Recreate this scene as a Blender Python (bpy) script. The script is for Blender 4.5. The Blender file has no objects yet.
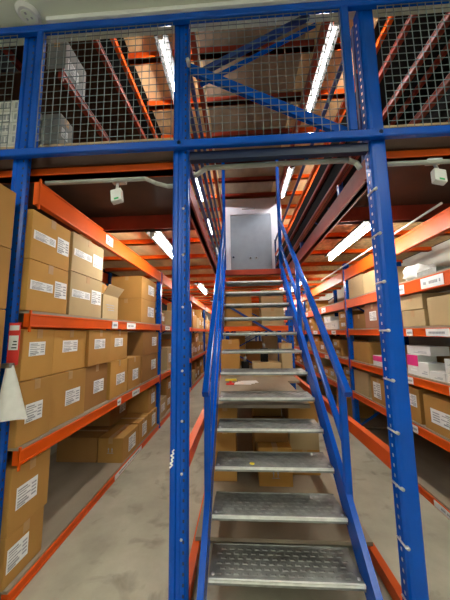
import bpy, bmesh, math, random
from mathutils import Vector, Matrix
random.seed(7)
C = bpy.context.scene.collection
S = bpy.context.scene

# ------------------------------------------------------------------ materials
def mat(name, col, rough=.6, metal=0., scale=8., amt=.12, bump=0., stretch=(1, 1, 1), col2=None, spec=.5, detail=4):
    m = bpy.data.materials.new(name); m.use_nodes = True
    nt = m.node_tree; b = nt.nodes['Principled BSDF']
    b.inputs['Roughness'].default_value = rough; b.inputs['Metallic'].default_value = metal
    b.inputs['Specular IOR Level'].default_value = spec
    tc = nt.nodes.new('ShaderNodeTexCoord'); mp = nt.nodes.new('ShaderNodeMapping')
    mp.inputs['Scale'].default_value = stretch
    nt.links.new(tc.outputs['Object'], mp.inputs['Vector'])
    n = nt.nodes.new('ShaderNodeTexNoise'); n.inputs['Scale'].default_value = scale; n.inputs['Detail'].default_value = detail
    nt.links.new(mp.outputs['Vector'], n.inputs['Vector'])
    r = nt.nodes.new('ShaderNodeValToRGB')
    lo = tuple(max(0, c * (1 - amt)) for c in col); hi = col2 or tuple(min(1, c * (1 + amt)) for c in col)
    r.color_ramp.elements[0].color = (*lo, 1); r.color_ramp.elements[1].color = (*hi, 1)
    r.color_ramp.elements[0].position = .3; r.color_ramp.elements[1].position = .7
    nt.links.new(n.outputs['Fac'], r.inputs['Fac']); nt.links.new(r.outputs['Color'], b.inputs['Base Color'])
    if bump:
        bp = nt.nodes.new('ShaderNodeBump'); bp.inputs['Strength'].default_value = bump; bp.inputs['Distance'].default_value = .01
        nt.links.new(n.outputs['Fac'], bp.inputs['Height']); nt.links.new(bp.outputs['Normal'], b.inputs['Normal'])
    return m

def emit(name, col, strength):
    m = bpy.data.materials.new(name); m.use_nodes = True
    b = m.node_tree.nodes['Principled BSDF']
    b.inputs['Base Color'].default_value = (*col, 1)
    b.inputs['Emission Color'].default_value = (*col, 1); b.inputs['Emission Strength'].default_value = strength
    return m

M = {}
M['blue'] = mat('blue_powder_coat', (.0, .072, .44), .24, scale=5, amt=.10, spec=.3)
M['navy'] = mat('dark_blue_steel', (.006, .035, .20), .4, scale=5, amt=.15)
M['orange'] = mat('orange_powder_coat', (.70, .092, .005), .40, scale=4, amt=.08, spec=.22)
M['red'] = mat('red_and_shaded_steel', (.27, .035, .018), .40, scale=5, amt=.2, spec=.22)
M['galv'] = mat('galvanised_steel', (.30, .31, .295), .40, .8, scale=14, amt=.25, bump=.05)
M['lip'] = mat('galvanised_edge_highlight', (.80, .81, .76), .45, .1, scale=20, amt=.12)  # near-white colour stands in for front light glinting on tread edges
M['hdr'] = mat('shaded_navy_steel', (.003, .012, .05), .4)  # navy taken near black for the shade of the header's recess
M['zinc'] = mat('zinc_and_lit_hole', (.75, .75, .74), .3, .8, scale=30, amt=.1)
M['wire'] = mat('galvanised_wire', (.15, .19, .20), .5, .3, scale=40, amt=.15)
M['hole'] = mat('punched_hole', (.004, .01, .05), .8)
M['white'] = mat('white_enamel', (.72, .73, .71), .45, scale=6, amt=.04)
M['frame'] = mat('lavender_white_paint', (.87, .87, 1.0), .45, scale=6, amt=.04)
M['door'] = mat('grey_door_paint', (.30, .345, .41), .45, scale=5, amt=.06)
M['paper'] = mat('white_paper', (.82, .83, .83), .7, scale=20, amt=.05)
M['ink'] = mat('grey_ink', (.36, .37, .40), .7, scale=60, amt=.2)
M['black'] = mat('black_ink', (.012, .012, .014), .7)
M['green'] = mat('green_mark', (.02, .42, .12), .5)
M['signred'] = mat('red_sign', (.75, .05, .04), .5)
M['yellow'] = mat('yellow_plastic', (.85, .66, .05), .45)
M['pink'] = mat('pink_print', (.78, .03, .22), .5)
M['grey_pvc'] = mat('grey_conduit', (.36, .36, .33), .5, scale=8, amt=.1)
M['lampbody'] = mat('dark_lamp_body', (.018, .016, .015), .6)
M['kraft'] = mat('kraft_board', (.43, .225, .062), .75, scale=3.2, amt=.09, spec=.2)
M['kraft_light'] = mat('pale_kraft_board', (.47, .345, .185), .75, scale=3.2, amt=.08, spec=.2)
M['kraft_dark'] = mat('dark_kraft_board', (.31, .155, .05), .75, scale=3.2, amt=.1, spec=.2)
M['kraft_warm'] = mat('golden_kraft_board', (.52, .275, .07), .75, scale=3.2, amt=.09, spec=.2)
M['kraft_red'] = mat('reddish_board', (.32, .13, .07), .75, scale=3.2, amt=.1)
M['greybox'] = mat('grey_carton_board', (.24, .235, .225), .7, scale=3.5, amt=.1)
M['whitebox'] = mat('white_carton_board', (.72, .71, .69), .6, scale=6, amt=.05)
M['tape'] = mat('brown_packing_tape', (.44, .26, .105), .35, scale=20, amt=.08)
M['ply'] = mat('tan_plywood', (.68, .48, .25), .65, scale=7, amt=.22, stretch=(1, .35, 1), detail=8)
M['osb'] = mat('flaked_board', (.64, .45, .21), .65, scale=22, amt=.3, detail=3)
M['shadeply'] = mat('shaded_plywood', (.25, .185, .13), .7, scale=5, amt=.22, stretch=(1, .3, 1), detail=8)  # plywood darkened to put the stairwell's shade into the ceiling
M['brownply'] = mat('dark_brown_plywood', (.062, .030, .019), .55, scale=4, amt=.2, spec=.2)  # plywood toned far darker brown than the other decks
M['shelf'] = mat('grey_brown_shelf_board', (.30, .245, .18), .7, scale=5, amt=.15, stretch=(1, .3, 1))
M['deckedge'] = mat('plywood_edge', (.50, .36, .2), .7, scale=30, amt=.2, stretch=(.1, 1, 3))
M['plaster'] = mat('greenish_white_paint', (.68, .73, .63), .7, scale=2, amt=.05)
M['wallgrey'] = mat('pale_grey_wall', (.74, .75, .71), .75, scale=2, amt=.05)
M['shade_and_black'] = mat('painted_shade_and_charcoal', (.008, .0075, .0075), .85, scale=3, amt=.2, spec=.15)  # near-black stands in for unlit depth upstairs; also used for dark goods
M['tube'] = emit('lit_tube', (1.0, .95, .84), 54)
M['tube_cool'] = emit('lit_cool_tube', (1.0, .985, .97), 50)
M['panel'] = emit('lit_panel', (1.0, .975, .89), 10)

# concrete floor: pale cement with worn dark scuffs
def concrete():
    m = bpy.data.materials.new('worn_concrete'); m.use_nodes = True; nt = m.node_tree; b = nt.nodes['Principled BSDF']
    tc = nt.nodes.new('ShaderNodeTexCoord')
    n1 = nt.nodes.new('ShaderNodeTexNoise'); n1.inputs['Scale'].default_value = 1.6; n1.inputs['Detail'].default_value = 9; n1.inputs['Roughness'].default_value = .62
    n2 = nt.nodes.new('ShaderNodeTexNoise'); n2.inputs['Scale'].default_value = 4.5; n2.inputs['Detail'].default_value = 6; n2.inputs['Distortion'].default_value = .5
    r1 = nt.nodes.new('ShaderNodeValToRGB'); r2 = nt.nodes.new('ShaderNodeValToRGB')
    r1.color_ramp.elements[0].position = .32; r1.color_ramp.elements[0].color = (.29, .27, .205, 1)
    r1.color_ramp.elements[1].position = .66; r1.color_ramp.elements[1].color = (.46, .43, .34, 1)
    r2.color_ramp.elements[0].position = .30; r2.color_ramp.elements[0].color = (.54, .53, .50, 1)
    r2.color_ramp.elements[1].position = .42; r2.color_ramp.elements[1].color = (1, 1, 1, 1)
    mx = nt.nodes.new('ShaderNodeMix'); mx.data_type = 'RGBA'; mx.blend_type = 'MULTIPLY'; mx.inputs['Factor'].default_value = .8
    for n in (n1, n2): nt.links.new(tc.outputs['Object'], n.inputs['Vector'])
    nt.links.new(n1.outputs['Fac'], r1.inputs['Fac']); nt.links.new(n2.outputs['Fac'], r2.inputs['Fac'])
    nt.links.new(r1.outputs['Color'], mx.inputs['A']); nt.links.new(r2.outputs['Color'], mx.inputs['B'])
    nt.links.new(mx.outputs['Result'], b.inputs['Base Color']); b.inputs['Roughness'].default_value = .55
    return m
M['concrete'] = concrete()

# ------------------------------------------------------------------ mesh helpers (world coordinates in, one object out)
class MB:
    def __init__(s): s.v = []; s.f = []; s.mi = []; s.mats = []; s.sm = []
    def _m(s, m):
        if m not in s.mats: s.mats.append(m)
        return s.mats.index(m)
    def add(s, vs, fs, m, smooth=False):
        o = len(s.v); s.v += [tuple(v) for v in vs]
        k = s._m(m)
        for f in fs: s.f.append([o + i for i in f]); s.mi.append(k); s.sm.append(smooth)
        return s
    def box(s, x0, x1, y0, y1, z0, z1, m, bev=0.):
        if bev <= 0:
            vs = [(x, y, z) for z in (z0, z1) for y in (y0, y1) for x in (x0, x1)]
            return s.add(vs, [(0, 2, 3, 1), (4, 5, 7, 6), (0, 1, 5, 4), (2, 6, 7, 3), (0, 4, 6, 2), (1, 3, 7, 5)], m)
        bm = bmesh.new(); bmesh.ops.create_cube(bm, size=1)
        for v in bm.verts: v.co = ((x0 + x1) / 2 + v.co.x * (x1 - x0), (y0 + y1) / 2 + v.co.y * (y1 - y0), (z0 + z1) / 2 + v.co.z * (z1 - z0))
        bmesh.ops.bevel(bm, geom=bm.edges[:], offset=bev, segments=2, affect='EDGES', profile=.6)
        return s.bm(bm, m)
    def bm(s, bm, m, smooth=False):
        bm.verts.index_update()
        s.add([v.co[:] for v in bm.verts], [[v.index for v in f.verts] for f in bm.faces], m, smooth); bm.free(); return s
    def prism(s, a, b, prof, m, up=(0, 0, 1), smooth=False, caps=True):
        """profile (list of (u,v)) swept from a to b; u along side, v along up"""
        a = Vector(a); b = Vector(b); d = (b - a).normalized(); u = Vector(up); sd = d.cross(u)
        if sd.length < 1e-6: sd = Vector((1, 0, 0))
        sd.normalize(); u = sd.cross(d)
        n = len(prof); vs = [p + sd * q[0] + u * q[1] for p in (a, b) for q in prof]
        fs = [(i, (i + 1) % n, n + (i + 1) % n, n + i) for i in range(n)]
        if caps: fs += [tuple(range(n - 1, -1, -1)), tuple(range(n, 2 * n))]
        return s.add(vs, fs, m, smooth)
    def bar(s, a, b, w, h, m, up=(0, 0, 1)):
        return s.prism(a, b, [(-w / 2, -h / 2), (w / 2, -h / 2), (w / 2, h / 2), (-w / 2, h / 2)], m, up)
    def rbar(s, a, b, w, h, m, up=(0, 0, 1), r=.006):
        x, y = w / 2, h / 2
        return s.prism(a, b, [(-x + r, -y), (x - r, -y), (x, -y + r), (x, y - r), (x - r, y), (-x + r, y), (-x, y - r), (-x, -y + r)], m, up)
    def tube(s, a, b, r, m, n=10):
        return s.prism(a, b, [(r * math.cos(2 * math.pi * i / n), r * math.sin(2 * math.pi * i / n)) for i in range(n)], m, (0, 0, 1) if abs((Vector(b) - Vector(a)).normalized().z) < .9 else (0, 1, 0), n > 6)
    def path(s, pts, r, m, n=8):
        for a, b in zip(pts[:-1], pts[1:]): s.tube(a, b, r, m, n)
        return s
    def bounds(s):
        return [(min(v[i] for v in s.v), max(v[i] for v in s.v)) for i in range(3)]
    def build(s, name, parent=None, origin=None):
        me = bpy.data.meshes.new(name)
        if origin is None:
            if parent is not None: origin = wloc(parent)
            else:
                b = s.bounds(); origin = Vector(((b[0][0] + b[0][1]) / 2, (b[1][0] + b[1][1]) / 2, b[2][0]))
        o_ = Vector(origin)
        me.from_pydata([Vector(v) - o_ for v in s.v], [], s.f)
        for m in s.mats: me.materials.append(m)
        me.polygons.foreach_set('material_index', s.mi); me.polygons.foreach_set('use_smooth', s.sm)
        bm = bmesh.new(); bm.from_mesh(me); bmesh.ops.recalc_face_normals(bm, faces=bm.faces[:]); bm.to_mesh(me); bm.free()
        me.update()
        o = bpy.data.objects.new(name, me); C.objects.link(o)
        if parent is not None: o.parent = parent; o.location = o_ - wloc(parent)
        else: o.location = o_
        return o

def wloc(o):
    v = Vector(o.location)
    while o.parent: o = o.parent; v += Vector(o.location)
    return v
def tag(o, label=None, cat=None, group=None, kind=None):
    for k, v in (('label', label), ('category', cat), ('group', group), ('kind', kind)):
        if v: o[k] = v
    return o
def thing(name, loc, label, cat, group=None):
    o = bpy.data.objects.new(name, None); C.objects.link(o); o.location = loc; o.empty_display_size = .1
    return tag(o, label, cat, group)
def struct(name, mb, label=None):
    return tag(mb.build(name), label, None, None, 'structure')
def text_mesh(mb, txt, size, origin, right, up, m, depth=.0008):
    cu = bpy.data.curves.new('lettering', 'FONT'); cu.body = txt; cu.size = size; cu.extrude = depth; cu.align_x = 'CENTER'; cu.align_y = 'CENTER'
    ob = bpy.data.objects.new('lettering', cu); C.objects.link(ob)
    dg = bpy.context.evaluated_depsgraph_get(); me = bpy.data.meshes.new_from_object(ob.evaluated_get(dg))
    r = Vector(right).normalized(); u = Vector(up).normalized(); n = r.cross(u); o = Vector(origin)
    mb.add([o + r * v.co.x + u * v.co.y + n * v.co.z for v in me.vertices], [list(p.vertices) for p in me.polygons], m)
    bpy.data.objects.remove(ob); bpy.data.curves.remove(cu); bpy.data.meshes.remove(me)

# ------------------------------------------------------------------ setting
struct('floor', MB().box(-4.5, 4.5, -4, 14.2, -.1, 0, M['concrete']))
struct('ceiling', MB().box(-4.5, 4.5, -4, 1.52, 3.585, 3.75, M['plaster']))
struct('wall_back', MB().box(-4.5, 4.5, -4.1, -4, 0, 3.7, M['plaster']))
struct('wall_left', MB().box(-4.6, -4.5, -4.1, 14.2, 0, 5.6, M['wallgrey']))
struct('wall_right', MB().box(2.66, 2.76, 1.7, 14.2, 0, 2.60, M['wallgrey']))
struct('wall_right_upper', MB().box(2.66, 2.76, 1.7, 14.2, 2.645, 5.6, M['shade_and_black']))  # upper side walls coloured black as unlit depth behind the racks
struct('wall_left_upper', MB().box(-2.5, -2.42, 1.6, 14.2, 2.58, 5.6, M['shade_and_black']))
struct('wall_side', MB().box(4.5, 4.6, -4.1, 1.6, 0, 3.7, M['plaster']))
struct('wall_front', MB().box(2.66, 4.6, 1.61, 1.69, 0, 3.58, M['plaster']))
struct('wall_far', MB().box(-4.6, 2.76, 14.2, 14.3, 0, 5.6, M['wallgrey']))
struct('trim_1', MB().box(-1.255, 4.5, 1.44, 1.475, 3.553, 3.585, M['white'], .004))
struct('trim_2', MB().box(-4.5, 4.5, 1.525, 1.6, 3.585, 5.3, M['plaster']))

# upper floor deck (seen from below) and its cross beams
LX0, LX1, RX0, RX1 = -2.35, -.40, .885, 2.64
YC = [3.02 + .65 * k for k in range(16)]
dk = MB()
dk.box(LX0, LX1, 2.39, 13.5, 2.60, 2.64, M['ply']); dk.box(RX0, RX1, 2.39, 13.5, 2.60, 2.64, M['osb'])
dk.box(-.34, .83, 3.99, 13.5, 2.38, 2.42, M['ply'])
dk.box(LX0, LX1, 1.60, 2.39, 2.60, 2.64, M['brownply']); dk.box(RX0, RX1, 1.60, 2.39, 2.60, 2.64, M['brownply'])
deck = struct('floor_upper', dk)
def cbeam(x0, x1, y, z0, z1, m, parent, w=.07):
    MB().box(x0, x1, y - w / 2, y + w / 2, z0, z1, m).box(x0, x1, y - w / 2 - .006, y + w / 2 + .006, z0, z0 + .012, m).build('cross_beam', parent)
for xa, xb in ((-2.30, LX1 - .005), (RX0 + .005, 2.63)):
    cbeam(xa, xb, 1.635, 2.548, 2.598, M['orange'], deck)
    cbeam(xa, xb, 2.39, 2.46, 2.598, M['red'], deck, .06)
    for y in YC: cbeam(xa, xb, y, 2.545, 2.598, M['orange'], deck, .06)
for y in YC:
    if y > 4.1: cbeam(-.335, .825, y, 2.31, 2.378, M['orange'], deck)
for xa, xb in ((LX0, -.37), (.86, RX1)):
    MB().box(xa, xb, 1.585, 1.598, 2.60, 2.75, M['brownply']).box(xa, xb, 1.585, 1.605, 2.75, 2.766, M['deckedge']).build('deck_edging', deck)
# beams round the stair opening
for x in (-.375, .865):
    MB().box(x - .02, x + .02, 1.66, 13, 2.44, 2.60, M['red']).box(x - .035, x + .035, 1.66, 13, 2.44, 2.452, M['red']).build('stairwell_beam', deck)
MB().box(-.34, .83, 3.93, 3.98, 2.335, 2.42, M['red']).box(-.34, .83, 3.92, 3.99, 2.335, 2.345, M['red']).build('landing_beam', deck)

# top deck above the upper level
top = MB()
for xa, xb, mm_ in ((-2.42, -1.25, M['shade_and_black']), (-1.25, -.40, M['ply']), (-.40, .80, M['shadeply']), (.80, 1.55, M['ply']), (1.55, 2.655, M['shade_and_black'])): top.box(xa, xb, 1.62, 13.5, 4.79, 4.83, mm_)  # outer strips near-black as unlit voids over the racks
topdeck = struct('ceiling_upper', top)
for k in range(17):
    for xa, xb, mm_ in ((-1.27, -.49, M['orange']), (-.41, .91, M['red']), (.99, 1.57, M['orange'])): cbeam(xa, xb, 2.05 + .66 * k, 4.71, 4.788, mm_, topdeck)  # middle beams coloured dark red for orange ones in the stairwell's shade
for x in (-.9, 1.2):
    pass
for x in (-.45, .95):
    MB().box(x - .03, x + .03, 1.66, 13, 4.60, 4.70, M['red']).build('ceiling_beam', topdeck)

# ------------------------------------------------------------------ front frame of the mezzanine
fr = thing('mezzanine_frame', (.2, 1.5, 0), 'blue steel front frame of the mezzanine with tall punched posts and rails', 'steel frame')
def post(x, w, d=.075, y=1.5, z1=3.55, side=1, pins=(), dots=True):
    """punched upright: ribbed front face, groove down the front, holes down the side that faces the stair"""
    yb = y + d; g = .008
    prof = [(-w/2, yb), (-w/2, y + .012), (-w/2 + .012, y), (-w*.16, y), (-w*.10, y + g), (w*.10, y + g), (w*.16, y), (w/2 - .012, y), (w/2, y + .012), (w/2, y + .03), (w/2 - .006, y + .036), (w/2 - .006, y + .05), (w/2, y + .056), (w/2, yb)]
    if d < .06: prof = [(-w/2, yb), (-w/2, y + .012), (-w/2 + .012, y), (-w*.16, y), (-w*.10, y + g), (w*.10, y + g), (w*.16, y), (w/2 - .012, y), (w/2, y + .012), (w/2, yb)]
    if side < 0: prof = [(-w/2, yb), (-w/2, y + .014), (-w/2 + .004, y + .006), (-w/2 + .012, y), (w*.22, y), (w/2 - .010, y + .004), (w/2, y + .014), (w/2, yb)]
    if side < 0: prof = [(-a, b) for a, b in prof][::-1]
    vs = [(x + a, b, z) for z in (0, z1) for a, b in prof]; n = len(prof)
    m = MB().add(vs, [(i, (i + 1) % n, n + (i + 1) % n, n + i) for i in range(n)] + [tuple(range(n)), tuple(range(n, 2 * n))], M['blue'])
    z = .06
    while z < z1 - .05:
        for yy, t in ((y + min(.043, d * .62), .0055),):
            xx = x + side * (w/2 - (.0065 if side > 0 and d > .06 else .0005))
            m.box(xx - .001, xx + .001, yy - t, yy + t, z - .008, z + .008, M['hole'] if side > 0 else M['zinc'])  # right post's holes coloured bright for the light seen through them
        if side > 0: m.box(x + side * w * .33 - .005, x + side * w * .33 + .005, y - .0006, y + .003, z + .02, z + .036, M['hole'])
        z += .05
    p = m.build('post', fr)
    for zz in pins: 
        MB().tube((x + side * (w/2 + .003), y - .012, zz), (x + side * (w/2 + .003), y + .068, zz), .0055, M['zinc'], 8).tube((x + side * (w/2 - .004), y - .016, zz), (x + side * (w/2 - .004), y - .004, zz), .009, M['zinc'], 10).build('locking_pin', p)
    if dots:
        for zz in dots:
            MB().tube((x + side * w * .22, y - .005, zz), (x + side * w * .22, y + .004, zz), .007, M['zinc'], 10).build('bolt', p)
    return p
p_left = post(-.352, .095, dots=(2.22, 1.93, 1.62, 1.26, .99, .72, .40), side=1)
p_right = post(.847, .095, pins=(2.29, 2.02, 1.74, 1.47, 1.205, .94, .67, .40, .13), side=-1, dots=())
p_far = post(-1.41, .10, d=.04, dots=(), side=1)
# hand-painted white mark down the front of the left post
mk = MB()
zz = [(a, b - .05) for a, b in [(-.012, .80), (.004, .815), (-.010, .822), (.006, .834), (-.004, .842), (.010, .852), (-.006, .862), (.010, .872), (.002, .882), (.012, .893)]]
mk.path([(-.385 + a, 1.4985, b) for a, b in zz], .0042, M['paper'], 6)
mk.build('painted_mark', p_left)
# plate washers
for (x, z) in ((-.352, 2.625), (-.30, 3.2), (.845, 2.625)):
    MB().tube((x, 1.455, z), (x, 1.50, z), .012, M['zinc'], 10).build('bolt', fr)
MB().rbar((-2.4, 1.475, 2.622), (2.6, 1.475, 2.622), .04, .05, M['blue']).build('lower_rail', fr)
MB().rbar((-2.4, 1.475, 3.525), (2.6, 1.475, 3.525), .04, .05, M['blue']).build('upper_rail', fr)
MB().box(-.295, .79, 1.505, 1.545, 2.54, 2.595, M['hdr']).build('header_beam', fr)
MB().rbar((-1.305, 1.48, 2.65), (-1.305, 1.48, 3.5), .045, .04, M['blue'], (0, 1, 0)).build('fence_stile', fr)
MB().rbar((.695, 1.48, 2.65), (.695, 1.48, 3.5), .05, .04, M['blue'], (0, 1, 0)).build('fence_stile', fr)
MB().bar((-.30, 1.52, 3.20), (.70, 1.52, 2.66), .03, .055, M['blue']).build('brace', fr)
b_ = MB().bar((-.27, 1.56, 3.19), (.50, 1.56, 3.58), .03, .035, M['navy']); b_.build('brace', fr)
MB().bar((-.24, 1.60, 3.16), (.56, 1.60, 3.565), .02, .02, M['blue']).build('brace', fr)

# wire mesh panels between the rails
def mesh_panel(x0, x1, label):
    m = MB(); z0, z1 = 2.652, 3.496; p = .0475; r = .0016; y = 1.468
    n = int((x1 - x0) / p)
    for k in range(n + 1):
        x = x0 + (x1 - x0) * k / n; m.box(x - r, x + r, y - r, y + r, z0, z1, M['wire'])
    nz = int((z1 - z0) / p)
    for k in range(nz + 1):
        z = z0 + (z1 - z0) * k / nz; m.box(x0, x1, y + r, y + 3 * r, z - r, z + r, M['wire'])
    tag(m.build('wire_mesh_panel'), label, 'mesh panel', 'wire mesh panels of the upper fence')
mesh_panel(-2.3, -1.47, 'wire mesh panel at the far left corner, left of the leftmost blue post')
mesh_panel(-1.28, -.405, 'wire mesh panel in front of the grey cartons, between the two left posts')
mesh_panel(-.285, .664, 'wire mesh panel with blue diagonal braces, above the staircase')
mesh_panel(.90, 2.2, 'wire mesh panel at the upper right, right of the right blue post')

# ------------------------------------------------------------------ staircase
Y0, GO, RI, SX0, SX1 = 1.545, .196, .1828, -.198, .612
SL = RI / GO
st = thing('staircase', (.2, 1.5, 0), 'steep blue steel staircase with open galvanised treads rising to the landing', 'staircase')
def tread(k):
    y = Y0 + GO * k; z = .185 + RI * k; x0, x1 = SX0 + .003, SX1 - .003; d = .235
    m = MB().box(x0, x1, y, y + d, z - .004, z, M['galv'])
    m.box(x0, x1, y - .002, y + .002, z - .027, z - .014, M['galv']).box(x0, x1, y - .004, y + .002, z - .014, z + .001, M['lip']).box(x0, x1, y - .004, y + .006, z - .0015, z + .0015, M['lip']).box(x0, x1, y + d - .002, y + d + .002, z - .034, z + .004, M['galv'])
    m.box(x0, x0 + .003, y, y + d, z - .034, z, M['galv']).box(x1 - .003, x1, y, y + d, z - .034, z, M['galv'])
    nx, ny = 15, 6
    for i in range(nx):
        for j in range(ny):
            cx = x0 + .05 + (x1 - x0 - .1) * (i + (.5 if j % 2 else 0) * .9) / (nx - .5); cy = y + .035 + (d - .07) * j / (ny - 1)
            a, b, h = .017, .008, .0026
            vs = [(cx - a, cy - b, z), (cx + a, cy - b, z), (cx + a, cy + b, z), (cx - a, cy + b, z), (cx - a * .55, cy - b * .4, z + h), (cx + a * .55, cy - b * .4, z + h), (cx + a * .55, cy + b * .4, z + h), (cx - a * .55, cy + b * .4, z + h)]
            m.add(vs, [(4, 5, 6, 7), (0, 1, 5, 4), (1, 2, 6, 5), (2, 3, 7, 6), (3, 0, 4, 7)], M['galv'])
    for cx in (x0 + .02, x1 - .02):
        m.tube((cx, y + .03, z - .002), (cx, y + .03, z + .004), .009, M['zinc'], 8)
    m.build('tread', st)
for k in range(12): tread(k)
# stringers, plates on the slope
def sl(y, dz=0.): return .185 + (y - Y0) * SL + dz
for x in (SX0 - .016, SX1 + .016):
    m = MB(); ya, yb = 1.34, 3.93
    h = .15
    m.bar((x, ya, sl(ya, -.03)), (x, yb, sl(yb, -.03)), .008, h, M['blue'])
    for e in (-1, 1): m.bar((x + (.012 if x > 0 else -.012), ya, sl(ya, -.03 + e * .10)), (x + (.012 if x > 0 else -.012), yb, sl(yb, -.03 + e * .10)), .034, .007, M['blue'])
    m.box(x - .03, x + .03, 1.33, 1.45, 0, .012, M['blue']); m.box(x - .004, x + .004, 1.33, 1.44, .0, sl(1.40), M['blue'])
    m.build('stringer', st)
for x, s in ((SX0 - .030, -1), (SX1 + .034, 1)):
    y1 = 4.0
    MB().rbar((x, 1.70, sl(1.70, .755)), (x, y1, sl(y1, .755)), .042, .05, M['blue']).build('handrail', st)
    MB().rbar((x, 1.82, sl(1.82, .34)), (x, y1, sl(y1, .34)), .036, .04, M['blue']).build('mid_rail', st)
    for y, a, b in ((1.80, -.06, .75), (2.92, -.06, .75)):
        MB().rbar((x, y, sl(y, a)), (x, y, sl(y, b)), .042, .042, M['blue'], (0, 1, 0)).build('handrail_post', st)
    MB().rbar((x, 4.02, 2.421), (x, 4.02, 4.25), .05, .05, M['blue'], (0, 1, 0)).build('newel_post', st)
tag(MB().tube((.062, 1.985, .5515), (.062, 1.985, .5565), .017, M['yellow'], 14).build('sticker'), 'small yellow dot sticker stuck on the third tread of the stairs', 'sticker')

# guard rails either side of the stair opening
for x, lb in ((-.375, 'dark blue guard rail along the left edge of the stair opening, upper floor'), (.865, 'dark blue guard rail along the right edge of the stair opening, upper floor')):
    g = thing('guard_rail', (x, 3, 2.642), lb, 'guard rail', 'guard rails of the stair opening')
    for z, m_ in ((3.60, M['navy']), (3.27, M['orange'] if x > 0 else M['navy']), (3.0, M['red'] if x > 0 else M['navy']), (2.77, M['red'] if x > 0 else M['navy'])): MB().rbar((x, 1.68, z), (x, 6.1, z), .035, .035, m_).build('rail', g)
    if x > 0: MB().box(x + .019, x + .024, 1.72, 6.06, 2.76, 3.22, M['shade_and_black']).build('infill_sheet', g)
    for y in (1.70, 6.08): MB().rbar((x, y, 2.602), (x, y, 3.64), .038, .038, M['navy'], (0, 1, 0)).build('post', g)

# door in its white surround on the landing
dr = thing('door_cabinet', (.33, 6.2, 2.42), 'grey door in a tall white surround standing on the landing at the stair top', 'door')
MB().box(-.36, 1.06, 6.24, 6.60, 2.421, 4.77, M['frame'], .004).build('surround', dr)
MB().box(-.36, -.20, 6.2, 6.24, 2.421, 4.77, M['frame'], .004).box(.80, 1.06, 6.2, 6.24, 2.421, 4.77, M['frame'], .004).box(-.20, .80, 6.2, 6.24, 4.36, 4.77, M['frame'], .004).build('door_frame', dr)
lf = MB().box(-.195, .795, 6.215, 6.24, 2.43, 4.352, M['door'], .003).build('door_leaf', dr)
MB().tube((-.13, 6.19, 3.28), (-.13, 6.215, 3.28), .022, M['hole'], 12).build('lock', lf)
for x in (.28, .42): MB().tube((x, 6.20, 3.25), (x, 6.215, 3.25), .03, M['zinc'], 12).tube((x, 6.196, 3.25), (x, 6.2, 3.25), .018, M['hole'], 12).build('knob', lf)
MB().box(.1, .42, 6.19, 6.2, 4.48, 4.50, M['ink']).build('name_plate', dr)

# ------------------------------------------------------------------ racks
def beam(x, side, y0, y1, zt, h, m, parent, tags=()):
    """step beam facing the aisle: flat web with a rolled lip top and bottom; side=+1 faces +X"""
    b = MB()
    b.box(min(x, x - side * .04), max(x, x - side * .04), y0, y1, zt - h, zt, m)
    for a in (zt - h, zt - .014): b.box(min(x - side*.002, x + side * .006), max(x - side*.002, x + side * .006), y0, y1, a, a + .014, m, .003)
    if zt > .1: b.box(min(x + side * .004, x - side * .006), max(x + side * .004, x - side * .006), y0 - .0, y0 + .012, zt - h - .03, zt + .02, m)
    if zt > .1: b.box(min(x + side * .004, x - side * .006), max(x + side * .004, x - side * .006), y1 - .012, y1, zt - h - .03, zt + .02, m)
    o = b.build('beam', parent)
    for (ya, yb, t) in tags:
        g = MB(); xx = x + side * .004
        zc = zt - h / 2; hh = min(h * .42, .045)
        g.box(min(xx, xx + side * .003), max(xx, xx + side * .003), ya, yb, zc - hh, zc + hh, M['paper'])
        rt = (0, 1, 0) if side > 0 else (0, -1, 0)
        if t: text_mesh(g, t, hh * 1.7, (xx + side * .0036, (ya + yb) / 2, zc), rt, (0, 0, 1), M['black'])
        else:
            n = max(2, int((yb - ya) / .02))
            for k in range(n):
                if random.random() < .8:
                    yy = ya + (yb - ya) * (.12 + .76 * k / n); g.box(min(xx + side*.003, xx + side * .004), max(xx + side*.003, xx + side * .004), yy, yy + (yb - ya) * .6 / n, zc - hh * .3, zc + hh * .25, M['ink'])
        g.build('shelf_tag', o)
    return o
def upright(x, y, z0, z1, side, parent, m, w=.075, d=.07):
    b = MB(); x1 = x - side * d
    b.box(min(x, x1), max(x, x1), y - w / 2, y + w / 2, z0, z1, m)
    z = z0 + .08
    while z < z1 - .05:
        for e in (-.018, .018): b.box(min(x - side*.001, x + side * .0012), max(x - side*.001, x + side * .0012), y + e - .005, y + e + .005, z - .01, z + .01, M['hole'])
        b.box(x - side * d * .5 - .006, x - side * d * .5 + .006, y - w / 2 - .0012, y - w / 2 + .001, z - .01, z + .01, M['hole'])
        z += .075
    b.box(min(x + side * .01, x1 - side * .02), max(x + side * .01, x1 - side * .02), y - w / 2 - .02, y + w / 2 + .02, z0, z0 + .006, m)
    return b.build('upright', parent)
def braces(x0, x1, y, zs, parent, m):
    b = MB()
    for i, (a, c) in enumerate(zip(zs[:-1], zs[1:])):
        b.bar((x0, y, a), (x1, y, c), .02, .03, m, (0, 1, 0)) if i % 2 == 0 else b.bar((x1, y, a), (x0, y, c), .02, .03, m, (0, 1, 0))
    b.build('frame_bracing', parent)
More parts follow.
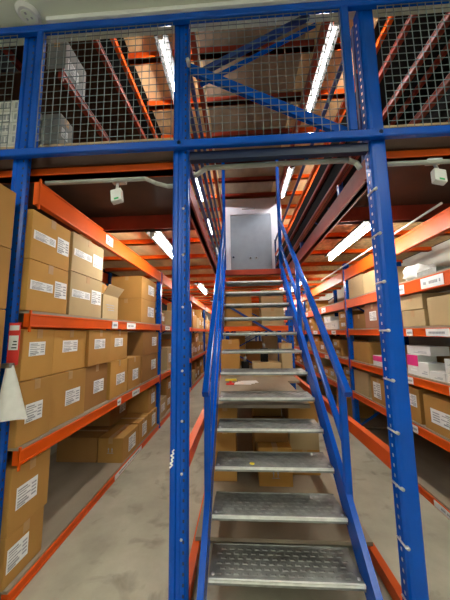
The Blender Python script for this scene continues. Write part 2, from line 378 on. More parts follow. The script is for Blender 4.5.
def rack(name, label, side, xf, depth, ys, levels, z0, z1, first_post=True, board=None, bm_=None, tags={}, um=None):
    xb = xf - side * depth
    r = thing(name, ((xf + xb) / 2, (ys[0] + ys[-1]) / 2, z0), label, 'rack')
    um = um or M['blue']
    for i, y in enumerate(ys):
        if i or first_post: upright(xf - side * .004, y, z0, z1, side, r, um)
        upright(xb + side * .07, y, z0, z1, side, r, um)
        if i or first_post: n = int((z1 - z0) / .5); braces(xf - side * .08, xb + side * .08, y, [z0 + .12 + (z1 - z0 - .3) * k / n for k in range(n + 1)], r, um)
    for i, (ya, yb) in enumerate(zip(ys[:-1], ys[1:])):
        for j, (zt, h) in enumerate(levels):
            a = ya + (.045 if i or first_post else .01)
            beam(xf, side, a, yb - .04, zt, h, (M['orange'] if j == len(levels) - 1 else bm_) if bm_ else M['orange'], r, tags.get((i, j), ()))
            if side > 0 or bm_ or j < 4: beam(xb, -side, a, yb - .04, zt, h, bm_ or M['orange'], r)
            if board and j < len(levels) - 1:
                MB().box(min(xf - side * .006, xb + side * .006), max(xf - side * .006, xb + side * .006), a, yb - .04, zt + .001, zt + .017, board).build('shelf_board', r)
    return r
LXF, RXF = -1.30, 1.60
LYS = [1.545, 4.27, 7.0, 9.7, 12.4]; RYS = [1.62, 4.07, 6.75, 9.45, 12.15]
LLEV = [(.06, .06), (.80, .08), (1.605, .085), (2.475, .155)]
RLEV = [(.06, .06), (.60, .075), (1.035, .075), (1.485, .075), (1.925, .115), (2.39, .155)]
rack('pallet_rack', 'long orange and blue pallet rack down the left aisle, loaded with cartons', 1, LXF, .95, LYS, LLEV, 0, 2.5, False, M['shelf'],
     tags={(0, 3): [(2.41, 2.55, 'B3')], (0, 2): [(2.60, 2.72, None), (2.95, 3.2, None)], (0, 1): [(2.78, 2.86, None), (3.16, 3.38, None)], (0, 0): [(2.78, 3.5, None)], (1, 2): [(4.5, 4.8, None)]})
rack('pallet_rack', 'long orange and blue pallet rack down the right aisle with five shelf levels', -1, RXF, .85, RYS, RLEV, 0, 2.5, True, M['shelf'],
     tags={(0, 4): [(2.12, 2.38, None), (2.62, 2.75, None)], (0, 3): [(2.12, 2.38, None), (2.56, 2.65, None)], (0, 2): [(2.05, 2.19, None), (2.62, 2.75, None)], (0, 1): [(2.06, 2.16, None), (2.62, 2.74, None)], (0, 0): [(2.25, 2.5, None)],
           (1, 4): [(5.0, 5.25, None), (6.3, 6.5, None)], (1, 3): [(4.55, 4.75, None), (5.6, 5.9, None)], (1, 2): [(5.0, 5.2, None)]})
# upper level racks
rack('pallet_rack', 'upper level rack with red beams behind the mesh on the left', 1, LXF, .95, [1.68] + LYS[1:], [(3.46, .06), (4.27, .06), (4.69, .06)], 2.642, 4.69, False, M['brownply'], M['red'], um=M['navy'])  # shelf boards coloured dark to keep the rack interior in shade
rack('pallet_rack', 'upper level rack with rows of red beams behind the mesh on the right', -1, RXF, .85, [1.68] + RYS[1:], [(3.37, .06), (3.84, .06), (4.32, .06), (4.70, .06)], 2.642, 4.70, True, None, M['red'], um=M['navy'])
# rack under the stairs
cr = thing('pallet_rack', (.25, 3.0, 0), 'low storage rack under the staircase with a grey shelf and orange side beams', 'rack')
for x, s in ((-.345, -1), (.845, 1)):
    beam(x, s, 1.59, 4.35, .80, .085, M['orange'], cr); beam(x, s, 1.59, 4.35, .075, .075, M['orange'], cr)
for x in (-.32, .82):
    b = MB().box(x - .04, x + .04, 4.36, 4.44, 0, 2.30, M['blue'])
    for k in range(27): b.box(x - .012, x + .012, 4.357, 4.361, .1 + k * .08, .125 + k * .08, M['hole'])
    b.build('upright', cr)
MB().box(-.30, .60, 2.45, 3.6, .80, .83, M['shelf']).build('shelf_board', cr)
MB().box(-.30, .76, 3.602, 5.2, .80, .83, M['shelf']).build('shelf_board', cr)
MB().box(-.335, .835, 1.95, 5.2, .076, .10, M['shelf']).build('floor_board', cr)
MB().box(-.28, .78, 4.37, 4.42, 1.49, 1.57, M['orange']).build('beam', cr)
MB().box(-.335, .835, 4.43, 5.2, 1.555, 1.575, M['shelf']).build('shelf_board', cr)
MB().bar((-.27, 4.33, 1.95), (.78, 4.33, 1.30), .02, .035, M['navy']).build('brace', cr)
# deeper rows of the same block, beyond the understairs rack
CYS = [5.3, 8.0, 10.7, 13.3]
rack('pallet_rack', 'rack block beyond the understairs rack, standing between the two aisles', -1, -.30, 1.1, CYS, [(.06, .06), (.80, .08), (1.57, .08), (2.25, .1)], 0, 2.26, True, M['shelf'])

# ------------------------------------------------------------------ cartons
def sheet(mb, face, a0, a1, z0, z1, pos, lines=True):
    """paper label lying on a face; a = coordinate along the face"""
    t = .0012
    def bx(u0, u1, w0, w1, d0, d1, m):
        lo, hi = sorted((pos + d0 * face[1], pos + d1 * face[1]))
        if face[0] == 'x': mb.box(lo, hi, min(u0, u1), max(u0, u1), w0, w1, m)
        else: mb.box(min(u0, u1), max(u0, u1), lo, hi, w0, w1, m)
    bx(a0, a1, z0, z1, 0, t, M['paper'])
    if lines:
        H = z1 - z0; W = a1 - a0
        for fz, fa, fb, th in ((.86, .06, .5, .05), (.74, .06, .62, .035), (.62, .06, .45, .035), (.48, .06, .66, .04), (.34, .06, .5, .05), (.22, .06, .58, .07), (.10, .06, .42, .05)):
            bx(a0 + W * fa, a0 + W * fb, z0 + H * (fz - th), z0 + H * (fz + th * .4), t, t + .0006, M['ink'])
        for k in range(4): bx(a0 + W * .70, a0 + W * .93, z0 + H * (.2 + .17 * k), z0 + H * (.28 + .17 * k), t, t + .0006, M['ink'])
def carton(x0, x1, y0, y1, z0, z1, m, label, group=None, face=None, stick=None, tape=True, rot=None, name='cardboard_box', cat='cardboard box', simple=False, arrows=None):
    mb = MB(); bulge = .0
    mb.box(x0, x1, y0, y1, z0, z1, m, 0 if simple else min(.006, (z1 - z0) * .1))
    o = tag(mb.build(name), label, cat, group)
    if not simple:
        # closing seam and tape along the top, folded over the ends
        if tape:
            t = MB(); xm = (x0 + x1) / 2; ym = (y0 + y1) / 2
            if (x1 - x0) >= (y1 - y0):
                t.box(x0 - .001, x1 + .001, ym - .024, ym + .024, z1 - .0004, z1 + .0008, M['tape'])
                for xx in (x0, x1): t.box(xx - .0012, xx + .0012, ym - .024, ym + .024, z1 - .06, z1, M['tape'])
            else:
                t.box(xm - .024, xm + .024, y0 - .001, y1 + .001, z1 - .0004, z1 + .0008, M['tape'])
                for yy in (y0, y1): t.box(xm - .024, xm + .024, yy - .0012, yy + .0012, z1 - .06, z1, M['tape'])
            t.build('packing_tape', o)
        for (fc, a0, a1, w0, w1) in (stick or ()):
            pos = {('x', 1): x1, ('x', -1): x0, ('y', -1): y0}[fc]
            l = MB(); H = z1 - z0
            A0, A1 = (y0, y1) if fc[0] == 'x' else (x0, x1)
            sheet(l, fc, A0 + (A1 - A0) * a0, A0 + (A1 - A0) * a1, z0 + H * w0, z0 + H * w1, pos)
            l.build('shipping_label', o)
        if arrows:
            l = MB(); xm = (x0 + x1) / 2; zc = z0 + (z1 - z0) * arrows
            for e in (-.02, .02):
                l.box(xm + e - .004, xm + e + .004, y0 - .001, y0, zc - .02, zc + .012, M['ink'])
                l.add([(xm + e - .011, y0 - .001, zc + .01), (xm + e + .011, y0 - .001, zc + .01), (xm + e, y0 - .001, zc + .028)], [(0, 1, 2)], M['ink'])
            l.box(xm - .035, xm + .035, y0 - .001, y0, zc - .030, zc - .025, M['ink'])
            l.build('handling_mark', o)
    if rot is not None and abs(rot) > 0: o.rotation_euler.z = math.radians(rot)
    return o
XP = ('x', 1); XM = ('x', -1); YM = ('y', -1)
K, KL, KD, KW = M['kraft'], M['kraft_light'], M['kraft_dark'], M['kraft_warm']
G1 = 'cartons in the first bay of the left rack'
gap = .004
# near stack in front of the leftmost post
zs = [0, .555, .91, 1.265, 1.62, 1.978, 2.335]
nm = ['bottom', 'second from bottom', 'third from bottom', 'third from top', 'second from top', 'top']
for i, (a, b) in enumerate(zip(zs[:-1], zs[1:])):
    carton(-1.85, -1.345 - .004 * (i % 2), .92, 1.435 + .004 * (i % 2), a + .001, b - .002, K, f'brown carton stacked before the leftmost post, {nm[i]} of its stack', 'cartons stacked before the leftmost post')
# upper shelf of the left rack: wide white strip labels
z = 1.623
def two(y0, y1, zs, m, lbs, x=-1.315, xb=-1.85, stick=None, **k):
    for (a, b), lb in zip(zip(zs[:-1], zs[1:]), lbs): carton(xb, x - random.uniform(0, .008), y0, y1, a + .001, b - .002, m, lb, G1, stick=stick, **k)
strip = [(XP, .05, .58, .42, .60), (XP, .63, .96, .34, .70)]
two(1.545, 1.925, (z, 1.955, 2.285), KW, ['golden brown carton with long white label, lower of pair nearest on the upper left shelf', 'golden brown carton with long white label, upper of pair nearest on the upper left shelf'], stick=strip)
two(1.965, 2.44, (z, 1.975, 2.30), KL, ['pale kraft carton with white strip label, lower of second pair on the upper left shelf', 'pale kraft carton with white strip label, upper of second pair on the upper left shelf'], stick=strip, x=-1.325)
# open carton with one raised flap
oc = tag(MB().box(-1.75, -1.33, 2.47, 2.79, z + .001, 1.865, KL, .004).build('open_carton'), 'small pale carton with one flap raised, third along the upper left shelf', 'cardboard box', G1)
MB().add([(-1.33, 2.475, 1.862), (-1.33, 2.785, 1.862), (-1.27, 2.80, 1.955), (-1.27, 2.46, 1.955), (-1.333, 2.475, 1.865), (-1.333, 2.785, 1.865), (-1.273, 2.80, 1.958), (-1.273, 2.46, 1.958)], [(0, 1, 2, 3), (4, 7, 6, 5), (0, 4, 5, 1), (2, 6, 7, 3), (0, 3, 7, 4), (1, 5, 6, 2)], KL).build('flap', oc)
mm = MB()
for q in range(3): mm.box(-1.3305, -1.3288, 2.53 + .02 * q, 2.70, 1.76 - .025 * q, 1.768 - .025 * q, M['ink'])
mm.build('printed_lines', oc)
carton(-2.1, -1.62, 2.83, 3.25, z + .001, 2.06, K, 'brown carton set back behind the open carton on the upper left shelf', G1, stick=[(XP, .1, .6, .4, .75)])
two(3.50, 4.10, (z, 1.955, 2.27), K, ['brown carton showing its side, lower of the pair by the second left upright', 'brown carton showing its side, upper of the pair by the second left upright'], stick=[(XP, .42, .85, .28, .72)], x=-1.335, xb=-1.78)
carton(-1.6, -1.33, 4.3 + .03, 4.6, z + .001, 1.82, KD, 'small carton just beyond the second left upright on the upper shelf', 'cartons in the second bay of the left rack', stick=[(XP, .3, .8, .3, .7)])
# middle shelf
z = .818
stk = [(XP, .38, .80, .38, .76)]
ords = ['nearest', 'second', 'third', 'fourth']
for i, (a, b) in enumerate(((1.545, 1.818), (1.828, 2.235), (2.245, 2.63), (2.64, 3.05))):
    for j, (q, w) in enumerate(((z, 1.192), (1.192, 1.512))):
        x = -1.315 - .012 * ((i + j) % 3)
        carton(-1.86, x, a, b, q + .001, w - .003, (K, KW, K, KW, KD)[(i * 2 + j) % 5], f'brown carton with white label, {ords[i]} along the middle left shelf, {"lower" if j == 0 else "upper"} layer', G1,
               stick=[(XP, (.36 if j == 0 and i else .22) + random.uniform(-.04, .04), (.82 if j == 0 and i else .70), (.32 if j == 0 else .46), (.62 if j == 0 else .74))], rot=random.uniform(-.7, .7))
carton(-1.78, -1.32, 3.08, 3.46, z + .001, 1.185, K, 'single low carton with dark top gap, fifth along the middle left shelf', G1, stick=[(XP, .35, .8, .25, .6)])
two(3.52, 4.20, (z, 1.175, 1.50), KD, ['dark carton in the pair beside the second left upright, middle shelf, lower one', 'dark carton in the pair beside the second left upright, middle shelf, upper one'], stick=[(XP, .55, .85, .35, .75)])
# bottom level
carton(-1.86, -1.33, 1.545, 1.835, .078, .345, K, 'large brown carton at the lower left corner, lower of the two on the floor level', G1, stick=[(XP, .06, .58, .26, .72)])
carton(-1.86, -1.325, 1.545, 1.855, .346, .70, K, 'large brown carton at the lower left corner, upper of the two on the floor level', G1, stick=[(XP, .14, .66, .32, .66)])
for i, (xa, xb) in enumerate(((-2.06, -1.60), (-1.59, -1.31))):
    carton(xa, xb, 2.98, 3.42, .078, .335, K if i else KD, ('low brown carton with handling marks at the aisle edge of the floor-level row' if i else 'low brown carton at the back of the floor-level row, inner neighbour of the marked one'), G1, stick=[(XP, .35, .8, .2, .8)] if i else None, arrows=.5 if i else None)
for i, (a, b) in enumerate(((3.44, 3.80), (3.82, 4.18))):
    carton(-1.80, -1.315, a, b, .078, .345, K, f'low labelled carton, {("second", "third")[i]} back along the aisle edge at floor level', G1, stick=[(XP, .35, .8, .2, .8)])
carton(-2.0, -1.62, 3.30, 3.80, .347, .62, KD, 'dark carton laid on top of the floor-level row under the middle shelf', G1, stick=[(XP, .5, .85, .3, .8)])
carton(-1.75, -1.34, 3.86, 4.2, .347, .66, K, 'brown carton on top of the floor-level row beside the second left upright', G1, stick=[(XP, .35, .8, .3, .75)])

# ---- right rack, first bay
GR = 'cartons in the first bay of the right rack'
z = 1.943
carton(1.62, 2.1, 3.52, 3.97, z + .001, 2.222, KL, 'pale carton on the top right shelf beside the second right upright', GR)
carton(1.62, 2.1, 3.06, 3.50, z + .001, 2.20, KL, 'pale carton on the top right shelf, nearer of the two by the second upright', GR, tape=True)
bag = MB()
bmx = bmesh.new(); bmesh.ops.create_icosphere(bmx, subdivisions=3, radius=1)
for v in bmx.verts:
    n_ = 1 + .22 * math.sin(v.co.x * 7 + 1) * math.cos(v.co.y * 6) + .12 * math.sin(v.co.z * 11)
    v.co = Vector((1.80 + v.co.x * .15 * n_, 2.68 + v.co.y * .12 * n_, z + .085 + max(v.co.z * n_, -.98) * .085))
bag.bm(bmx, M['paper'], True)
tag(bag.build('plastic_bag'), 'crumpled white plastic bag on the top right shelf next to the right post', 'plastic bag')
tr = thing('wire_tray', (1.8, 2.45, z), 'shallow grey tray on the top right shelf beside the white plastic bag', 'tray')
MB().box(1.65, 1.98, 2.26, 2.50, z + .001, z + .012, M['galv']).build('base', tr)
rm = MB()
for a in ((1.65, 1.98, 2.26, 2.268), (1.65, 1.98, 2.492, 2.50), (1.65, 1.658, 2.268, 2.492), (1.972, 1.98, 2.268, 2.492)): rm.box(*a, z + .012, z + .055, M['galv'])
rm.build('rim', tr)
z = 1.503
carton(1.63, 2.05, 3.14, 3.55, z + .001, 1.80, M['kraft_red'], 'reddish brown carton with white label on the second right shelf from the top', GR, stick=[(XM, .28, .68, .30, .68)])
carton(1.66, 2.05, 3.62, 3.98, z + .001, 1.70, KD, 'dark carton between the reddish carton and the second right upright', GR)
carton(1.625, 2.1, 2.42, 2.74, z + .001, 1.655, KL, 'low pale carton beside the right post on the second shelf, lower of two', GR)
carton(1.625, 2.1, 2.43, 2.76, z + .157, 1.80, KL, 'low pale carton beside the right post on the second shelf, upper of two', GR)
carton(1.63, 2.15, 1.75, 2.38, z + .001, 1.745, KL, 'wide pale carton with printed marks at the right edge of the photo', GR, stick=None)
z = 1.053
G2 = 'small white medicine boxes on the right rack'
def pill(x0, x1, y0, y1, z0, z1, label, band=None):
    m = MB().box(x0, x1, y0, y1, z0, z1, M['whitebox'], .002)
    o = tag(m.build('medicine_box'), label, 'small box', G2)
    p = MB(); H = z1 - z0; W = y1 - y0
    if band: p.box(x0 - .001, x0, y0, y1, z0 + H * .45, z1 - H * .02, band)
    for q in range(2): p.box(x0 - .0016, x0 - .0006, y0 + W * .15, y1 - W * (.3 + .2 * q), z0 + H * (.2 + .14 * q), z0 + H * (.27 + .14 * q), M['ink'] if not band else M['paper'])
    p.build('printed_panel', o)
pill(1.63, 1.80, 3.14, 3.42, z, 1.17, 'white medicine box with pink print left of the right post on the third shelf', M['pink'])
pill(1.64, 1.80, 2.42, 2.74, z + .19, z + .27, 'grey-white flat box on top of the pink box right of the post')
pill(1.63, 1.80, 2.58, 2.74, z, z + .185, 'upright pink and white medicine box right of the post on the third shelf', M['pink'])
pill(1.625, 1.78, 2.44, 2.57, z, z + .125, 'white upright medicine box right of the pink one on the third shelf')
pill(1.625, 1.80, 2.26, 2.43, z, z + .065, 'low white medicine box lying flat, between upright ones, third right shelf')
rows = [(2.155, 2.25, 'leftmost'), (2.055, 2.15, 'middle'), (1.95, 2.05, 'rightmost')]
for (a, b, w) in rows:
    for j in range(3 if w == 'leftmost' else 4):
        pill(1.625, 1.75, a, b, z + .0625 * j, z + .0625 * j + .060, f'small white medicine box, {("bottom", "second", "third", "fourth")[j]} in the {w} stack at right edge, third shelf')
carton(1.63, 2.0, 3.50, 3.98, z, 1.32, K, 'brown carton with pale front by the second right upright, third shelf', GR)
carton(1.85, 2.2, 2.5, 3.2, z, 1.30, KD, 'dark carton set back behind the pink medicine boxes', GR)
z = .618
carton(1.62, 2.05, 3.58, 4.0, z, .925, KL, 'pale ribbed carton by the second right upright on the fourth shelf', GR)
carton(1.615, 2.05, 3.14, 3.50, z, .905, K, 'brown carton with large white label left of the right post, fourth shelf', GR, stick=[(XM, .35, .82, .18, .82)])
carton(1.62, 2.05, 2.60, 3.0, z, .925, K, 'brown carton just right of the right post on the fourth shelf', GR, stick=[(XM, .10, .45, .45, .8)])
bx = carton(1.615, 2.05, 1.98, 2.54, z, .905, K, 'wide brown carton with white label and yellow dot at right edge, fourth shelf', GR, stick=[(XM, .25, .85, .25, .66)])
MB().tube((1.612, 2.14, .845), (1.6155, 2.14, .845), .018, M['yellow'], 14).build('yellow_dot', bx)
# ---- far bays, both sides
def fill(side, xf, y0, y1, z, zmax, bay, shelfname, group, tones, layers=None, shared=None, density=.9):
    y = y0 + .03; k = 0
    words = ['first', 'second', 'third', 'fourth', 'fifth', 'sixth', 'seventh', 'eighth', 'ninth', 'tenth']
    while y < y1 - .25 and k < 10:
        w = random.uniform(.30, .48); w = min(w, y1 - y - .03)
        if random.random() > density: y += w; continue
        n = layers or random.choice((1, 2, 2)); H = (zmax - z) * random.uniform(.75, .94) / (n if n > 1 else 1.6)
        m = random.choice(tones)
        for j in range(n):
            xa = xf - side * random.uniform(.015, .05); xb = xf - side * .5
            lb = shared or f'{"pale" if m in (KL, M["whitebox"]) else "brown"} carton, {words[k]} along the {shelfname}, {bay}' + ('' if n == 1 else (', lower layer' if j == 0 else ', upper layer'))
            carton(min(xa, xb), max(xa, xb), y, y + w - .012, z + H * j + .001, z + H * (j + 1) - .002, m, lb, group, stick=[(XP if side > 0 else XM, .3, .75, .3, .7)] if random.random() < .7 else None, tape=False)
        y += w; k += 1
TN = [K, KL, KD, KW, K]
for s, xf, ys, lev, nmz in ((1, LXF, LYS, LLEV, 'left'), (-1, RXF, RYS, RLEV, 'right')):
    sn = ['floor level', 'middle shelf', 'upper shelf'] if s > 0 else ['floor level', 'lowest shelf', 'third shelf', 'second shelf', 'top shelf']
    for b in range(1, 4):
        for j in range(len(lev) - 1):
            zt = lev[j][0] + .018; zm = lev[j + 1][0] - lev[j + 1][1]
            if s < 0 and j == 4 and b == 1: dens = .25
            elif s < 0 and j == 0: dens = .4
            else: dens = .85
            y0 = ys[b] + .05 + (.32 if (s > 0 and b == 1 and j == 2) else 0)
            sh = None if b == 1 else f'small far-off carton in the {("third", "fourth")[b - 2]} bay of the {nmz} rack'
            fill(s, xf - s * .012, y0, ys[b + 1] - .05, zt, zm, f'second bay of the {nmz} rack', sn[j], f'cartons in the {("second", "third", "fourth")[b - 1]} bay of the {nmz} rack', TN + ([M['whitebox']] if s < 0 else []), shared=sh, density=dens)
# ---- under the stairs
GU = 'cartons on the rack under the stairs'
z = .101
carton(-.28, -.06, 2.62, 3.05, z, .345, K, 'brown carton at the left under the stairs, bottom of its stack of three', GU)
carton(-.275, -.065, 2.63, 3.05, .346, .575, K, 'brown carton at the left under the stairs, middle of its stack of three', GU)
carton(-.28, -.05, 2.62, 3.05, .576, .785, K, 'brown carton at the left under the stairs, top of its stack of three', GU)
carton(.14, .44, 2.55, 2.95, z, .43, KW, 'brown carton with arrow marks in the middle under the stairs', GU, arrows=.3, tape=True)
ob = carton(.11, .43, 2.66, 3.0, .432, .57, KD, 'low open-topped brown carton on top of the arrow-marked carton', GU, tape=False)
carton(.12, .43, 3.05, 3.5, z, .70, K, 'tall brown carton behind the arrow-marked carton under the stairs', GU)
for j, (a, b) in enumerate(((z, .33), (.331, .555), (.556, .77))):
    carton(.455, .74, 2.75, 3.2, a, b, KL if j == 1 else K, f'carton at the right under the stairs, {("bottom", "middle", "top")[j]} of its stack of three', GU)
z = .831
carton(-.30, -.02, 4.0, 4.3, z, 1.36, K, 'tall brown carton at the left end of the grey shelf behind the treads', GU)
carton(.17, .58, 3.95, 4.3, z, 1.02, KL, 'low pale carton lying on the grey shelf behind the treads', GU)
carton(.60, .755, 4.0, 4.3, z, 1.30, KL, 'narrow pale carton at the right end of the grey shelf', GU)
for i, x in enumerate((.06, .36)):
    m = MB().tube((x, 4.12 + .04 * i, z + (.19 if i else 0)), (x, 4.12 + .04 * i, z + (.19 if i else 0) + .20), .06, M['shade_and_black'], 16).tube((x, 4.12 + .04 * i, z + (.39 if i else .2)), (x, 4.12 + .04 * i, z + (.39 if i else .2) + .07), .022, M['greybox'], 12)
    tag(m.build('canister'), ('dark canister standing on the low pale carton behind the treads' if i else 'dark canister standing on the grey shelf beside the tall carton'), 'canister')
for i, (xa, xb) in enumerate(((-.27, .20), (.36, .74))):
    for j in range(2):
        carton(xa, xb, 4.5, 4.95, 1.576 + .31 * j, 1.576 + .31 * (j + 1) - .004, KL if i else K, f'carton on the high shelf behind the stairs, {("left", "right")[i]} pair, {("lower", "upper")[j]} one', GU)
pp = MB()
for j in range(3):
    c_, s_ = math.cos(.12 * j - .1), math.sin(.12 * j - .1)
    pts = [(-.105, -.075), (.105, -.075), (.105, .075), (-.105, .075)]
    vs = [(.02 + .04 * j + a * c_ - b * s_, 3.42 + .03 * j + a * s_ + b * c_, z + .001 + .004 * j + e) for e in (0, .003) for a, b in pts]
    pp.add(vs, [(3, 2, 1, 0), (4, 5, 6, 7), (0, 1, 5, 4), (1, 2, 6, 5), (2, 3, 7, 6), (3, 0, 4, 7)], M['paper'])
tag(pp.build('paper_stack'), 'loose white sheets lying on the grey shelf under the stairs', 'papers')
tl = thing('marking_tool', (-.14, 3.34, z), 'small yellow and red hand tool on the grey shelf beside white sheets', 'tool')
MB().box(-.19, -.09, 3.32, 3.36, z + .001, z + .022, M['signred'], .004).build('base', tl)
MB().box(-.20, -.06, 3.335, 3.375, z + .045, z + .07, M['yellow'], .006).box(-.15, -.12, 3.335, 3.365, z + .021, z + .046, M['signred']).build('body', tl)
# ---- beyond, centre block: cartons facing the stair
GC = 'cartons on the rack block beyond the stairs'
for zt, zm, w in ((.079, .70, 'floor level'), (.819, 1.48, 'middle shelf'), (1.589, 2.12, 'top shelf')):
    for i in range(3):
        xa = -.24 + i * .345
        carton(xa, xa + .33, 5.36, 5.8, zt, zt + (zm - zt) * (.92, .7, .86)[i], (K, KD, KL)[i], f'brown carton, {("left", "middle", "right")[i]} one of three at the {w} of the rack beyond the stairs', GC, tape=False)

# ---- upper level goods behind the mesh
GM = 'grey cartons on the upper level behind the mesh'
up = [(-1.34, 1.76, 2.03, 3.48, 3.82, 'grey labelled carton on the upper rack shelf behind the left mesh'),
      (-1.34, 1.76, 1.90, 2.645, 2.91, 'grey labelled carton on the upper floor behind the left mesh, bottom of stack'), (-1.345, 1.76, 1.90, 2.912, 3.17, 'grey labelled carton on the upper floor behind the left mesh, top of stack'),
      (-1.36, 3.15, 3.75, 2.645, 3.16, 'pale grey carton further back on the upper floor behind the left mesh')]
for x, a, b, q, w, lb in up:
    carton(-1.5, x, a, b, q + .001, w - .003, M['greybox'], lb, GM, stick=[(XP, .12, .62, .3, .6)])
for j in range(6):
    for i in range(3):
        m = MB(); x0 = -1.84 + .11 * i; za = 2.645 + .09 * j
        m.box(x0, x0 + .107, 1.64, 1.9, za, za + .086, M['whitebox'], .004)
        for q in range(3): m.box(x0 + .012 + .03 * q, x0 + .03 + .03 * q, 1.6385, 1.64, za + .02, za + .065, M['ink'])
        tag(m.build('white_pack'), 'small white printed pack in the block left of the leftmost post, upper level', 'pack', 'white packs stacked upstairs at the far left')

# ------------------------------------------------------------------ lamps
def lamp(x, y0, y1, z, label, group):
    t = thing('tube_light', (x, (y0 + y1) / 2, z - .06), label, 'light', group)
    MB().box(x - .02, x + .02, y0, y1, z - .032, z, M['lampbody'], .004).box(x - .075, x - .02, y0 + .02, y1 - .02, z - .02, z - .002, M['lampbody']).box(x + .02, x + .075, y0 + .02, y1 - .02, z - .02, z - .002, M['lampbody']).build('housing', t)
    MB().tube((x, y0 + .02, z - .052), (x, y1 - .02, z - .052), .0145, M['tube_cool'] if z > 3 else M['tube'], 12).build('tube', t)
    for y in (y0, y1 - .025): MB().box(x - .022, x + .022, y, y + .025, z - .075, z - .03, M['white'], .003).build('end_cap', t)
wd = ['nearest', 'second', 'third', 'fourth']
for i, y in enumerate((2.36, 5.05, 7.8, 10.5)):
    lamp(-.82, y, y + 1.2, 2.46, f'lit tube light under the mezzanine in the left aisle, {wd[i]} from the front', 'tube lights under the mezzanine')
    lamp(1.20, y - .05, y + 1.1, 2.46, f'lit tube light under the mezzanine in the right aisle, {wd[i]} from the front', 'tube lights under the mezzanine')
for i, y in enumerate((2.42, 4.85, 7.0, 9.6)):
    lamp(-.80 if i in (0, 3) else -.86, y, y + 1.14, 4.70, f'lit tube light on the upper ceiling left of the stairwell, {wd[i]} from the front', 'tube lights of the upper level')  # second and third lamps on this left side added to brighten the door
    lamp(1.06, y, y + 1.14, 4.70, f'lit tube light on the upper ceiling right of the stairwell, {wd[i]} from the front', 'tube lights of the upper level')
for i, (x, y) in enumerate(((-1.6, -.6), (1.4, -.6), (-1.6, -2.4), (1.4, -2.4))):  # unseen panels, hung below the ceiling so their glow reaches it too
    t = thing('ceiling_light', (x, y, 3.19), f'unseen lit suspended panel light in the front room, {("near left", "near right", "far left", "far right")[i]} one', 'light', 'panel lights of the front room')
    fm = MB()
    for a in ((-.32, .32, -.32, -.29), (-.32, .32, .29, .32), (-.32, -.29, -.29, .29), (.29, .32, -.29, .29)): fm.box(x + a[0], x + a[1], y + a[2], y + a[3], 3.19, 3.23, M['white'])
    for a in (-.3, .3): fm.tube((x + a, y, 3.23), (x + a, y, 3.586), .004, M['zinc'], 6)
    fm.build('frame', t)
    MB().box(x - .29, x + .29, y - .29, y + .29, 3.20, 3.22, M['panel']).build('diffuser', t)

# smoke detector on the front ceiling
sd = thing('smoke_detector', (-1.355, 1.415, 3.585), 'round white smoke detector on the ceiling at the upper left corner', 'detector')
cx, cy = -1.355, 1.415
def disc(mb, r0, r1, za, zb, m, n=28):
    vs = [(cx + r * math.cos(2 * math.pi * i / n), cy + r * math.sin(2 * math.pi * i / n), z) for r, z in ((r0, za), (r1, zb)) for i in range(n)]
    mb.add(vs, [(i, (i + 1) % n, n + (i + 1) % n, n + i) for i in range(n)] + [tuple(range(n)), tuple(range(n, 2 * n))], m, False); return mb
disc(MB(), .068, .073, 3.584, 3.574, M['white']).build('base', sd)
disc(MB(), .073, .056, 3.574, 3.557, M['white']).build('cover', sd)
vn = disc(MB(), .040, .038, 3.557, 3.5545, M['plaster'])
for k in range(3):
    a = 2.1 * k + .4; vn.box(cx + .02 * math.cos(a) - .006, cx + .02 * math.cos(a) + .006, cy + .02 * math.sin(a) - .006, cy + .02 * math.sin(a) + .006, 3.5525, 3.5548, M['ink'])
vn.build('vent', sd)

# conduits and hanging emergency lights
tag(MB().path([(-1.275, 1.575, 2.475), (-.60, 1.575, 2.475), (-.53, 1.575, 2.44), (-.45, 1.575, 2.415), (-.405, 1.575, 2.415)], .014, M['grey_pvc']).build('conduit'), 'grey conduit pipe under the front beam left of the staircase', 'conduit')
tag(MB().path([(-.28, 1.585, 2.48), (-.20, 1.585, 2.535), (.25, 1.585, 2.54), (.70, 1.585, 2.54), (.75, 1.585, 2.52), (.772, 1.585, 2.48)], .016, M['grey_pvc']).build('conduit'), 'grey conduit pipe under the dark header beam above the stairs', 'conduit')
tag(MB().path([(.92, 1.56, 2.485), (1.5, 1.56, 2.483), (1.95, 1.56, 2.48)], .014, M['grey_pvc']).build('conduit'), 'grey conduit pipe under the front beam right of the staircase', 'conduit')
tag(MB().path([(1.555, 2.0, 2.43), (1.555, 5.0, 2.43)], .010, M['white']).build('cable'), 'white cable run along the top beam of the right rack', 'cable')
tag(MB().path([(-.42, 1.70, 4.66), (-.42, 8, 4.66)], .012, M['white']).build('conduit'), 'thin white conduit along the upper ceiling left of the stairwell', 'conduit')
def emergency(x, y, z, tilt, label):
    t = thing('emergency_light', (x, y, z), label, 'emergency light', 'white emergency lights under the front beam')
    MB().box(x - .045, x + .045, y - .008, y + .03, z - .03, z, M['white'], .006).build('mount', t)
    MB().tube((x - .005, y, z - .035), (x - .012 * tilt, y, z - .085), .009, M['white'], 10).build('stem', t)
    R = Matrix.Rotation(math.radians(-14 * tilt), 3, 'Y') @ Matrix.Rotation(math.radians(-18), 3, 'X')
    def rb(x0, x1, y0, y1, z0, z1, m, bev):
        q = MB().box(x0, x1, y0, y1, z0, z1, m, bev); q.v = [tuple(R @ Vector(v) + Vector((x - .012 * tilt, y, z - .085))) for v in q.v]; return q
    h = rb(-.036, .036, -.018, .018, -.105, 0, M['white'], .006).build('head', t)
    rb(-.012, .018, -.0195, -.0175, -.098, -.084, M['green'], 0).build('green_mark', h)
emergency(-.79, 1.60, 2.50, 1, 'white tilted emergency light with green mark hanging left of the left blue post')
emergency(1.235, 1.60, 2.535, -1, 'white tilted emergency light with green mark hanging at the right edge of the photo')

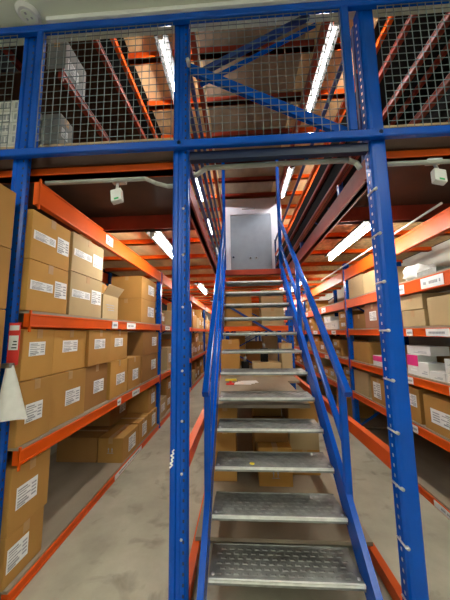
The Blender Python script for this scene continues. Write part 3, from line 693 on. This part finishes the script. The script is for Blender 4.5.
# paper sleeve and sign on the leftmost post
sg = tag(MB().box(-1.372, -1.302, 1.494, 1.498, 1.30, 1.545, M['signred']).box(-1.366, -1.308, 1.492, 1.494, 1.385, 1.47, M['paper']).box(-1.366, -1.308, 1.492, 1.494, 1.50, 1.53, M['paper']).build('notice_sign'), 'small red and white notice sign on the leftmost post above the paper sleeve', 'sign')
w_ = MB().box(-1.345, -1.31, 1.4915, 1.493, 1.455, 1.462, M['paper'])
for q in range(3): w_.box(-1.345 + .004 * q, -1.315, 1.4905, 1.4925, 1.395 + .018 * q, 1.402 + .018 * q, M['black'])
w_.build('printed_lines', sg)
pv = MB(); N = 8; vs = []; fs = []
for j in range(N + 1):
    t = j / N; zz_ = 1.30 - .29 * t - .0
    for i in range(N + 1):
        u = i / N; x = -1.350 - t * .02 + u * (.035 + .15 * t)
        vs.append((x, 1.470 - .008 * t - .010 * math.sin(u * 5 + t * 2), zz_ - .02 * t * (1 - u) ))
n = len(vs); vs2 = vs + [(a, b + .004, c) for a, b, c in vs]
for j in range(N):
    for i in range(N):
        q = j * (N + 1) + i; f = (q, q + 1, q + N + 2, q + N + 1); fs += [f, tuple(n + k for k in f[::-1])]
pv.add(vs2, fs, M['paper'], True)
ps = tag(pv.build('paper_sleeve'), 'white paper sleeve hanging from a clip on the leftmost post', 'paper sleeve')
MB().box(-1.368, -1.32, 1.458, 1.4995, 1.285, 1.312, M['galv'], .003).build('clip', ps)

# ------------------------------------------------------------------ camera, world, colour
f, p, yw, r = 263.0, .1234, .0568, -.0137
cy_, sy_ = math.cos(yw), math.sin(yw); cp, sp = math.cos(p), math.sin(p); c_r, s_r = math.cos(r), math.sin(r)
fw = Vector((-sy_ * cp, cy_ * cp, sp)); rt = Vector((cy_, sy_, 0)); upv = rt.cross(fw)
R_, U_ = rt * c_r + upv * s_r, upv * c_r - rt * s_r
cam = bpy.data.cameras.new('camera'); co = bpy.data.objects.new('camera', cam); C.objects.link(co)
co.matrix_world = Matrix(((R_.x, U_.x, -fw.x, 0), (R_.y, U_.y, -fw.y, 0), (R_.z, U_.z, -fw.z, 1.47), (0, 0, 0, 1)))
cam.sensor_fit = 'VERTICAL'; cam.sensor_height = 36; cam.lens = f * 36 / 600; cam.clip_start = .02
S.camera = co
w = bpy.data.worlds.new('world'); S.world = w; w.use_nodes = True
w.node_tree.nodes['Background'].inputs[0].default_value = (.9, .95, 1, 1); w.node_tree.nodes['Background'].inputs[1].default_value = .015
S.view_settings.view_transform = 'Standard'; S.view_settings.look = 'None'; S.view_settings.gamma = 1; S.view_settings.use_curve_mapping = False
S.view_settings.exposure = 1.55
S.cycles.use_denoising = True; S.cycles.max_bounces = 8; S.cycles.diffuse_bounces = 3
